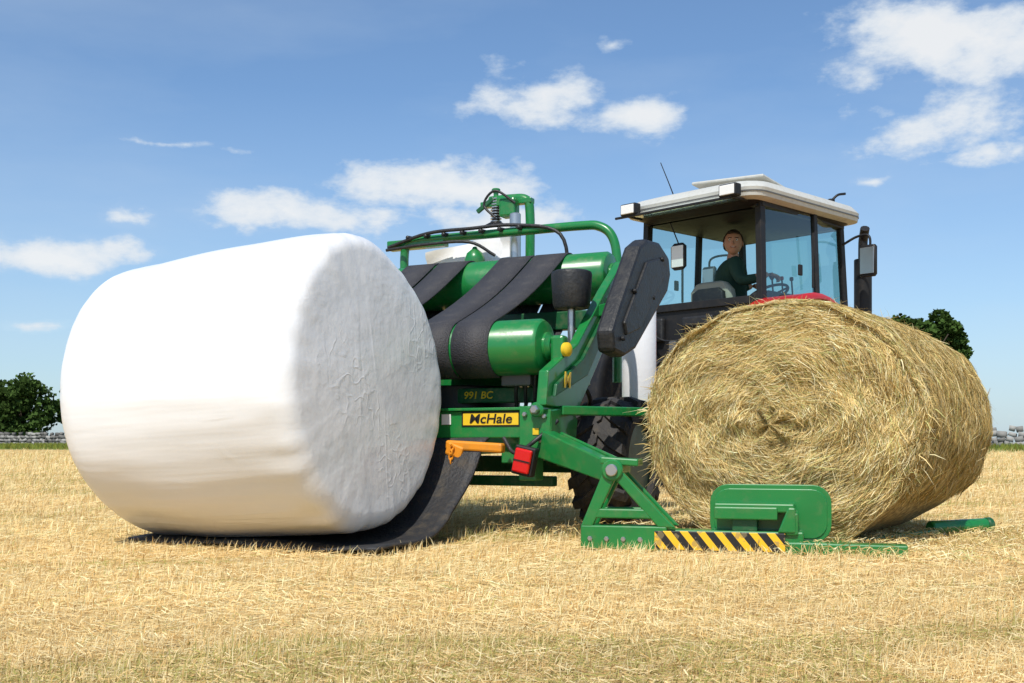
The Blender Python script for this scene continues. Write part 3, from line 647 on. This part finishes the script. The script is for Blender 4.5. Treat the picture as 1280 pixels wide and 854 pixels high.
nzz=Nz.new('ShaderNodeTexNoise'); nzz.inputs['Scale'].default_value=25; nzz.inputs['Detail'].default_value=6; Lz.new(tz.outputs['Object'],nzz.inputs['Vector'])
mxz=Nz.new('ShaderNodeMixRGB'); mxz.inputs[1].default_value=(.85,.50,.02,1); mxz.inputs[2].default_value=(.015,.015,.015,1); Lz.new(st,mxz.inputs[0])
mxy=Nz.new('ShaderNodeMixRGB'); mxy.inputs[2].default_value=(.25,.2,.1,1); Lz.new(mxz.outputs[0],mxy.inputs[1])
Lz.new(mz('MULTIPLY',mz('GREATER_THAN',nzz.outputs['Fac'],.60),.6),mxy.inputs[0]); Lz.new(mxy.outputs[0],bz.inputs['Base Color']); bz.inputs['Roughness'].default_value=.45
beam('base_beam',(0,.04,.055),(.36,.04,.055),.11,.10,GREEN,la)
beam('base_beam_rear',(.34,.045,.05),(.90,.045,.05),.09,.085,GREEN,la)
beam('hazard_board',(.31,-.012,.050),(.83,-.012,.050),.014,.075,HZ,la,bevel=.002)
beam('fork_bar',(.83,.03,.028),(1.29,.03,.026),.09,.05,GREEN,la)
def tri(o,th,nm):
    prism(nm+'_left',[(0,.10),(.05,.10),(.165,.34),(.10,.34)],o,(1,0,0),(0,0,1),th,GREEN,la)
    prism(nm+'_right',[(.165,.34),(.10,.345),(.325,.10),(.395,.10)],o,(1,0,0),(0,0,1),th*1.02,GREEN,la)
    prism(nm+'_mid',[(.06,.175),(.27,.175),(.295,.135),(.05,.135)],o,(1,0,0),(0,0,1),th*.96,GREEN,la)
tri((0,.0,0),.03,'tri_plate'); tri((0,.12,0),.02,'tri_plate_back')
cyl('pivot_tube',(.135,-.03,.335),(.135,.17,.335),.045,GREEN,la); cyl('pivot_tube_pin',(.135,-.045,.335),(.135,-.028,.335),.025,SILVER,la)
beam('pivot_cap',(.08,.06,.375),(.24,.06,.365),.13,.03,GREEN,la)
for k in range(4): cyl('base_bolt_%d'%k,(.04+.07*k,-.022,.05),(.04+.07*k,-.012,.05),.011,SILVER,la,n=6)
p1=wl((.16,5.10,.44)); p2=wl((.41,4.68,.33))
beam('lift_arm',p1,p2,.07,.13,GREEN,la,w2=.06,h2=.09); beam('lift_arm_cheek',p1+Vector((.06,0,-.02)),p2+Vector((.06,0,.0)),.015,.16,GREEN,la,h2=.09)
beam('upper_link',wl((.22,5.2,.60)),wl((.72,5.55,.60)),.06,.045,GREEN,la)
cyl('loader_ram',wl((.26,5.15,.42)),wl((.46,4.95,.36)),.026,GREEN_D,la); cyl('loader_ram_rod',wl((.46,4.95,.36)),wl((.50,4.85,.32)),.013,SILVER,la)
pl=[(a+.765,b_+.160) for a,b_ in rrect(.242,.118,.075)]
prism('end_plate',pl,(0,.11,0),(1,0,0),(0,0,1),.016,GREEN,la,bevel=.003)
pl2=[(a+.765,b_+.160) for a,b_ in rrect(.225,.100,.06)]
prism('end_plate_pad',pl2,(0,.102,0),(1,0,0),(0,0,1),.012,GREEN,la,bevel=.003)
beam('plate_bracket_top',(.55,.045,.187),(.865,.045,.187),.11,.035,GREEN,la)
beam('plate_bracket_front',(.55,-.012,.165),(.80,-.012,.165),.010,.05,GREEN,la)
beam('plate_bracket_stem',(.67,.05,.09),(.67,.05,.175),.10,.085,GREEN_D,la)
prism('plate_bracket_gusset',[(.80,.09),(.87,.09),(.87,.19),(.84,.19)],(0,-.005,0),(1,0,0),(0,0,1),.03,GREEN,la)
box('plate_bracket_block',(.855,.03,.125),(.05,.09,.09),GREEN,la)
cyl('far_fork_tube',wl((1.95,5.15,.05)),wl((2.26,5.27,.055)),.033,GREEN,la); cyl('far_fork_tube_end',wl((2.26,5.27,.055)),wl((2.29,5.282,.056)),.036,GREEN_D,la)
beam('far_fork_link',wl((1.12,4.42,.018)),wl((1.97,5.16,.03)),.06,.03,GREEN,la)

# ---------------------------------------------------------------- tractor
tr=empty('tractor',(1.86,10.19,0),R(-46))
wheel('rear_wheel_right',(.95,0,.82),.83,.46,.46,GREYP,tr,nl=22,lug=.045)
wheel('rear_wheel_left',(-.95,0,.82),.83,.46,.46,GREYP,tr,nl=22,lug=.045)
wheel('front_wheel_right',(.85,2.45,.62),.62,.36,.33,GREYP,tr,nl=18,lug=.035)
wheel('front_wheel_left',(-.85,2.45,.62),.62,.36,.33,GREYP,tr,nl=18,lug=.035)
box('transmission',(0,.3,.85),(.5,1.3,.6),BLACKM,tr,bevel=.04); box('engine',(0,1.9,.9),(.45,1.7,.55),BLACKM,tr,bevel=.04)
cyl('rear_axle',(-.75,0,.85),(.75,0,.85),.14,BLACKM,tr); cyl('front_axle',(-.7,2.45,.62),(.7,2.45,.62),.08,BLACKM,tr)
prism('bonnet',[(1.25,1.15),(1.25,1.60),(1.6,1.58),(2.6,1.46),(2.95,1.34),(3.02,1.1),(2.95,.85),(1.5,.95)],(0,0,0),(0,1,0),(0,0,1),.78,REDP,tr,bevel=.06)
prism('grille',[(2.2,.95),(2.2,1.35),(2.8,1.3),(2.9,1.0)],(0,0,0),(0,1,0),(0,0,1),.80,BLACKM,tr)
for s,nm in((1,'right'),(-1,'left')):
    V=[];F=[];xs=[.62,.66,1.08,1.13]; n=20
    for i in range(n+1):
        a=R(-8+170*i/n)
        for j,x in enumerate(xs):
            rr=.885-(.05 if j in(0,3) else 0); V.append((s*x,rr*math.cos(a)*-1,.83+rr*math.sin(a)))
    for i in range(n):
        for j in range(3): F.append((i*4+j,i*4+j+1,i*4+j+5,i*4+j+4))
    obj('fender_'+nm,V,F,REDP if s>0 else BLACKM,tr,smooth=True,solid=.02)
    box('fender_lamp_'+nm,(s*1.08,-.66,1.45),(.16,.07,.09),REDL,tr)
zt=2.56; yb,ym,yf=-.2,.66,1.28
for s,nm in((1,'right'),(-1,'left')):
    beam('pillar_rear_'+nm,(s*.66,yb,1.25),(s*.62,yb+.02,zt),.06,.075,BLACKM,tr)
    beam('pillar_mid_'+nm,(s*.70,ym,1.1),(s*.645,ym,zt),.045,.06,BLACKM,tr)
    beam('pillar_front_'+nm,(s*.58,yf+.10,1.3),(s*.56,yf,zt),.05,.07,BLACKM,tr)
    obj('side_glass_'+nm,[(s*.665,yb+.05,1.62),(s*.69,ym-.03,1.62),(s*.645,ym-.03,zt),(s*.62,yb+.06,zt)],[(0,1,2,3)],GLASS,tr)
    obj('door_glass_'+nm,[(s*.70,ym+.03,1.2),(s*.585,yf+.06,1.2),(s*.565,yf-.03,zt),(s*.645,ym+.03,zt)],[(0,1,2,3)],GLASS,tr)
    prism('cab_side_panel_'+nm,[(yb,1.1),(yb,1.62),(.1,1.76),(ym,1.66),(ym,1.1)],(s*.672,0,0),(0,1,0),(0,0,1),.04,BLACKM,tr)
    beam('cab_header_'+nm,(s*.63,yb,zt-.02),(s*.58,yf,zt-.02),.06,.07,BLACKM,tr)
    cyl('door_handle_'+nm,(s*.735,.50,1.85),(s*.735,.50,2.35),.012,BLACKM,tr,n=8)
    box('window_latch_'+nm,(s*.695,.35,2.0),(.02,.06,.10),BLACKM,tr)
beam('header_rear',(-.62,yb,zt-.02),(.62,yb,zt-.02),.06,.08,BLACKM,tr)
beam('header_front',(-.56,yf,zt-.02),(.56,yf,zt-.02),.06,.08,BLACKM,tr)
beam('rear_sill',(-.66,yb,1.70),(.66,yb,1.70),.06,.07,BLACKM,tr)
prism('rear_panel',[(-.66,.95),(.66,.95),(.66,1.68),(-.66,1.68)],(0,yb+.02,0),(1,0,0),(0,0,1),.05,BLACKM,tr)
for k in range(4): box('spool_valve_%d'%k,(-.18+.1*k,yb-.10,1.26),(.08,.18,.22),GREYP,tr,bevel=.012); cyl('coupling_%d'%k,(-.18+.1*k,yb-.2,1.22),(-.18+.1*k,yb-.27,1.20),.022,REDL if k%2 else SILVER,tr,n=12)
for k,(x_,z_,w_,h_) in enumerate(((-.5,1.5,.22,.22),(.48,1.5,.2,.24),(-.45,1.15,.3,.14),(.0,1.55,.35,.1))): box('rear_cover_%d'%k,(x_,yb-.03,z_),(w_,.06,h_),BLACK,tr,bevel=.02)
cyl('top_link',(0,yb-.05,1.1),(-.05,yb-.62,1.02),.03,BLACKM,tr)
tube('rear_cable',[(-.6,yb-.03,1.66),(-.4,yb-.12,1.42),(-.1,yb-.16,1.38),(.15,yb-.1,1.5)],.010,BLACK,tr); tube('rear_cable_b',[(-.62,yb-.03,1.3),(-.4,yb-.2,1.1),(-.2,yb-.35,.98),(0,yb-.5,.85)],.012,BLACK,tr)
box('cab_floor',(0,.5,1.12),(1.3,1.4,.08),BLACKM,tr); box('firewall',(0,yf+.08,1.42),(1.14,.05,.62),BLACKM,tr)
obj('windscreen',[(-.56,yf+.07,1.72),(.56,yf+.07,1.72),(.54,yf,zt),(-.54,yf,zt)],[(0,1,2,3)],GLASS,tr)
obj('rear_glass_raised',[(-.58,yb-.03,zt-.01),(.58,yb-.03,zt-.01),(.56,yb-.34,zt-.02),(-.56,yb-.34,zt-.02)],[(0,1,2,3)],GLASS,tr)
beam('rear_window_frame',(-.72,yb-.345,zt-.02),(.58,yb-.345,zt-.02),.022,.022,BLACKM,tr)
for s in(-1,1): beam('rear_window_rail',(s*.585,yb-.03,zt-.012),(s*.575,yb-.34,zt-.02),.02,.02,BLACKM,tr)
loft('roof',[(0,.50,2.548,.67,.86,.12),(0,.50,2.565,.735,.925,.16),(0,.50,2.64,.75,.94,.18),(0,.50,2.70,.71,.89,.2),(0,.51,2.742,.60,.77,.22),(0,.51,2.76,.40,.58,.2)],WHITEP,tr)
loft('roof_trim',[(0,.50,2.600,.748,.936,.172),(0,.50,2.612,.748,.937,.172)],GREYP,tr)
loft('roof_lining',[(0,.50,2.50,.58,.76,.10),(0,.50,2.549,.66,.85,.12)],BLACKM,tr)
box('roof_hatch',(.02,.52,2.845),(.80,.72,.03),WHITEP,tr,rot=(R(-9),R(4),0),bevel=.012)
box('roof_hatch_base',(.02,.55,2.775),(.66,.6,.06),BLACKM,tr)
for s in(-1,1):
    box('work_lamp',(s*.55,yb-.33,2.60),(.18,.09,.11),BLACKM,tr,bevel=.015); box('work_lamp_lens',(s*.55,yb-.377,2.60),(.15,.012,.085),LENS,tr)
    beam('work_lamp_bracket',(s*.52,yb-.3,2.57),(s*.50,yb-.02,2.56),.04,.02,BLACKM,tr)
tube('antenna',[(-.55,.2,2.70),(-.60,.15,2.9),(-.68,.08,3.17)],.007,BLACKM,tr,r2=.004)
cyl('antenna_base',(-.55,.2,2.68),(-.555,.195,2.76),.018,BLACKM,tr)
cyl('roof_lamp',(.60,1.05,2.70),(.60,1.05,2.76),.035,BLACKM,tr)
tube('roof_lamp_arm',[(.60,1.05,2.74),(.64,1.1,2.80),(.72,1.1,2.80)],.012,BLACKM,tr)
tube('exhaust',[(.62,1.62,1.3),(.62,1.62,2.0),(.62,1.62,2.38),(.64,1.60,2.47),(.68,1.55,2.54)],.045,BLACKM,tr)
cyl('exhaust_muffler',(.62,1.62,1.45),(.62,1.62,2.25),.085,BLACKM,tr)
for s,nm in((1,''),(-1,'_left')):
    mx_=.86 if s>0 else .97
    tube('mirror_arm'+nm,[(s*.60,1.26,2.35),(s*.74,1.30,2.42),(s*mx_,1.30,2.40),(s*mx_,1.30,2.2)],.012,BLACKM,tr)
    loft('mirror'+nm,[(s*mx_,1.28,2.02,.07,.02,.02),(s*mx_,1.28,2.04,.085,.028,.025),(s*mx_,1.28,2.30,.085,.028,.025),(s*mx_,1.28,2.32,.07,.02,.02)],BLACKM,tr)
    box('mirror_glass'+nm,(s*mx_,1.249,2.17),(.14,.006,.25),SILVER,tr)
loft('seat_cushion',[(-.08,.42,1.44,.22,.22,.06),(-.08,.42,1.50,.25,.25,.08),(-.08,.42,1.57,.24,.24,.08),(-.08,.42,1.59,.18,.18,.07)],SEATM,tr)
loft('seat_back',[(-.08,.14,1.55,.20,.05,.04),(-.08,.12,1.70,.24,.065,.05),(-.08,.10,1.86,.23,.06,.05),(-.08,.09,1.93,.17,.045,.04),(-.08,.09,1.945,.12,.03,.025)],SEATM,tr)
loft('seat_back_shell',[(-.08,.075,1.55,.16,.03,.025),(-.08,.05,1.70,.19,.03,.025),(-.08,.035,1.84,.18,.03,.025),(-.08,.04,1.88,.12,.02,.02)],BLACK,tr)
loft('seat_base',[(-.08,.42,1.15,.16,.16,.04),(-.08,.42,1.44,.18,.18,.04)],BLACKM,tr)
box('dashboard',(0,1.15,1.66),(.6,.22,.30),BLACK,tr,rot=(R(-15),0,0),bevel=.04); cyl('steering_column',(0,1.15,1.6),(0,.92,1.88),.03,BLACKM,tr)
C0=Vector((0,.90,1.90)); ax=Vector((0,-.55,.83)); u_,v_=frame(ax)
tube('steering_wheel',[C0+(u_*math.cos(t*math.pi/12)+v_*math.sin(t*math.pi/12))*.2 for t in range(25)],.014,BLACK,tr,k=2)
for k in range(3): t=k*2.094+.5; cyl('steering_spoke_%d'%k,C0-ax*.03,C0+(u_*math.cos(t)+v_*math.sin(t))*.195,.010,BLACK,tr,n=8)
box('side_console',(.46,.35,1.70),(.22,.6,.22),BLACK,tr,bevel=.04)
for k in range(3): cyl('lever_%d'%k,(.42+.04*k,.34+.1*k,1.8),(.42+.04*k,.32+.1*k,1.95),.008,BLACKM,tr,n=8); cyl('lever_knob_%d'%k,(.42+.04*k,.32+.1*k,1.94),(.42+.04*k,.318+.1*k,1.975),.018,REDP if k==1 else BLACK,tr,n=12)
loft('interior_mirror',[(-.30,-.13,2.06,.05,.012,.01),(-.30,-.13,2.09,.085,.018,.015),(-.30,-.13,2.28,.085,.018,.015),(-.30,-.13,2.31,.05,.012,.01)],BLACKM,tr)
box('interior_mirror_glass',(-.30,-.152,2.185),(.135,.006,.20),LENS,tr)
beam('interior_mirror_arm',(-.30,-.12,2.29),(-.36,-.18,2.5),.012,.012,BLACKM,tr)
for s in(-1,1):
    beam('lower_link',(s*.35,-.1,.55),(s*.42,-.85,.52),.05,.08,BLACKM,tr); cyl('lift_rod',(s*.38,-.5,.55),(s*.40,-.25,1.15),.025,BLACKM,tr); beam('lift_arm_top',(s*.35,.0,1.15),(s*.40,-.28,1.15),.05,.07,BLACKM,tr)
beam('hitch_frame',(0,-.2,.5),(0,-.65,.48),.12,.08,BLACKM,tr); cyl('hitch_pin',(0,-.6,.4),(0,-.6,.62),.02,SILVER,tr)
for k in range(4): tube('rear_coupling_hose_%d'%k,[(-.18+.1*k,yb-.26,1.21),(-.18+.1*k,yb-.36,1.18),(-.2+.06*k,yb-.5,1.05),(-.1,yb-.6,.95)],.014,BLACK,tr)

# ---------------------------------------------------------------- driver
dr=empty('tractor_driver',(1.86,10.19,0),R(-46))
def skin(name,verts,edges,rad,parent,sub=2):
    me=bpy.data.meshes.new(name); me.from_pydata(verts,edges,[]); o=bpy.data.objects.new(name,me); COL.objects.link(o)
    s=o.modifiers.new('skin','SKIN'); s.use_smooth_shade=True
    for i,r_ in enumerate(rad):
        rr=r_ if isinstance(r_,tuple) else (r_,r_); me.skin_vertices[0].data[i].radius=rr; me.skin_vertices[0].data[i].use_root=(i==0)
    u=o.modifiers.new('sub','SUBSURF'); u.levels=sub; u.render_levels=sub
    dg=bpy.context.evaluated_depsgraph_get(); dg.update(); m2=bpy.data.meshes.new_from_object(o.evaluated_get(dg)); bpy.data.objects.remove(o)
    o=bpy.data.objects.new(name,m2); COL.objects.link(o); o.parent=parent
    m2.polygons.foreach_set('use_smooth',[True]*len(m2.polygons)); return o
rhand=(.42,.27,1.99); lhand=(-.13,.83,1.99)
VB=[(-.08,.40,1.68),(-.08,.385,1.80),(-.07,.37,1.95),(-.06,.37,2.08),(-.045,.365,2.15),(-.03,.355,2.21),(-.02,.35,2.27),
 (.075,.235,2.12),(.21,.13,1.93),(.33,.20,1.95),rhand, (-.18,.50,2.12),(-.26,.68,1.93),(-.18,.77,1.97),lhand,
 (.02,.46,1.65),(.08,.86,1.70),(.10,.95,1.30),(.10,1.05,1.20),(-.18,.46,1.65),(-.24,.86,1.70),(-.24,.95,1.30),(-.24,1.05,1.20)]
EB=[(0,1),(1,2),(2,3),(3,4),(4,5),(5,6),(3,7),(7,8),(8,9),(9,10),(3,11),(11,12),(12,13),(13,14),(0,15),(15,16),(16,17),(17,18),(0,19),(19,20),(20,21),(21,22)]
RB=[.155,.145,.160,.130,.072,.055,.055,.082,.056,.045,.028,.082,.056,.045,.028,.09,.065,.045,.04,.09,.065,.045,.04]
body=skin('body',VB,EB,RB,dr); bm_=body.data; bm_.materials.clear()
for mt in(CLOTH,TROUS,SKIN,BLACKM): bm_.materials.append(mt)
for p in bm_.polygons:
    c=p.center; k=0
    if c.z<1.70 or (c.y>.60 and c.z<1.80): k=1
    if c.z<1.27: k=3
    if c.z>2.185 and (c-Vector((-.03,.36,c.z))).length<.12: k=2
    if (c-Vector(rhand)).length<.13 or (c-Vector(lhand)).length<.055: k=2
    p.material_index=k
def hand(name,w,d,up):
    w=Vector(w); d=Vector(d).normalized(); up=Vector(up).normalized(); s=d.cross(up).normalized()
    V=[w,w+d*.05];E=[(0,1)];Rd=[(.024,.016),(.034,.016)]
    for k in range(4):
        ln=(.036,.042,.040,.031)[k]; b0=w+d*.07+s*(-.027+.018*k); i=len(V)
        V+=[b0,b0+d*ln*.8-up*.006,b0+d*ln*1.1-up*.026,b0+d*ln*.9-up*.043]; E+=[(1,i),(i,i+1),(i+1,i+2),(i+2,i+3)]; Rd+=[.010,.009,.0085,.0075]
    i=len(V); V+=[w+d*.025-s*.035,w+d*.055-s*.05-up*.018,w+d*.075-s*.045-up*.033]; E+=[(0,i),(i,i+1),(i+1,i+2)]; Rd+=[.013,.010,.009]
    h=skin(name,[tuple(v) for v in V],E,Rd,dr,1); h.data.materials.clear(); h.data.materials.append(SKIN)
hand('right_hand',rhand,(.4,.75,-.25),(0,.2,1)); hand('left_hand',lhand,(.5,.6,.1),(-.3,0,1))
hd=empty('head',(-.015,.335,2.330),0,dr); fx,fy=.57,-.82
hd.rotation_euler=(R(4),0,math.atan2(-fx,fy)); hd.scale=(1.08,1.08,1.02)
V=[];F=[];nu,nv2=28,20
for i in range(nv2+1):
    ph=math.pi*i/nv2
    for j in range(nu):
        th=2*math.pi*j/nu; x=math.sin(ph)*math.cos(th); y=math.sin(ph)*math.sin(th); z=math.cos(ph)
        sx_=.080; sy=.095; sz=.114
        if z<0: sx_*=1-.22*(-z)**1.3; sy*=1-.12*(-z)
        yy=y*sy+(.012*(-z) if z<0 and y>0 else 0)
        if y>0.3 and z<-.1: yy+=.008*math.exp(-((z+.85)/.25)**2)
        if y>.7 and abs(x)<.55: yy-=.007*math.exp(-((z-.05)/.14)**2)*(1 if abs(x)>.15 else .2)
        V.append((x*sx_,yy,z*sz))
for i in range(nv2):
    for j in range(nu): F.append((i*nu+j,(i+1)*nu+j,(i+1)*nu+(j+1)%nu,i*nu+(j+1)%nu))
obj('face',V,F,SKIN,hd,smooth=True)
obj('nose',[(0,.088,.022),(-.017,.086,-.032),(.017,.086,-.032),(0,.117,-.028),(0,.09,-.038)],[(0,1,3),(0,3,2),(1,4,3),(4,2,3)],SKIN,hd,smooth=True)
for s in(-1,1):
    lathe('eye',(s*.029,.078,.012),(0,1,0),[(0,.011),(.006,.010),(.009,.004)],EYEW,hd,14); lathe('iris',(s*.029,.0855,.012),(0,1,0),[(0,.006),(.003,.004)],HAIR,hd,10)
    beam('eyebrow',(s*.014,.090,.031),(s*.044,.080,.031),.006,.006,HAIR,hd,bevel=0)
    lathe('ear',(s*.074,-.005,-.002),(s*1,.0,.1),[(0,.018),(.008,.028),(.012,.024),(.014,.01)],SKIN,hd,14)
tube('mouth',[(-.024,.086,-.055),(-.012,.094,-.060),(0,.096,-.062),(.012,.094,-.060),(.024,.086,-.055)],.0045,LIP,hd,k=3,n=8)
tube('teeth',[(-.014,.0945,-.057),(0,.0985,-.059),(.014,.0945,-.057)],.0028,EYEW,hd,k=3,n=6)
V2=[];F2=[]
for i in range(nv2+1):
    ph=math.pi*i/nv2
    for j in range(nu):
        th=2*math.pi*j/nu; x=math.sin(ph)*math.cos(th); y=math.sin(ph)*math.sin(th); z=math.cos(ph)
        k=1.08+.03*math.sin(j*5+i*3); V2.append((x*.080*k,y*.095*k-.004,z*.114*k+.003))
for i in range(nv2):
    for j in range(nu):
        ph=math.pi*(i+.5)/nv2; th=2*math.pi*(j+.5)/nu; y=math.sin(ph)*math.sin(th); z=math.cos(ph)
        if z>.58 or (y<.15 and z>-.05) or (y<-.3 and z>-.5): F2.append((i*nu+j,(i+1)*nu+j,(i+1)*nu+(j+1)%nu,i*nu+(j+1)%nu))
obj('hair',V2,F2,HAIR,hd,smooth=True,solid=.006)
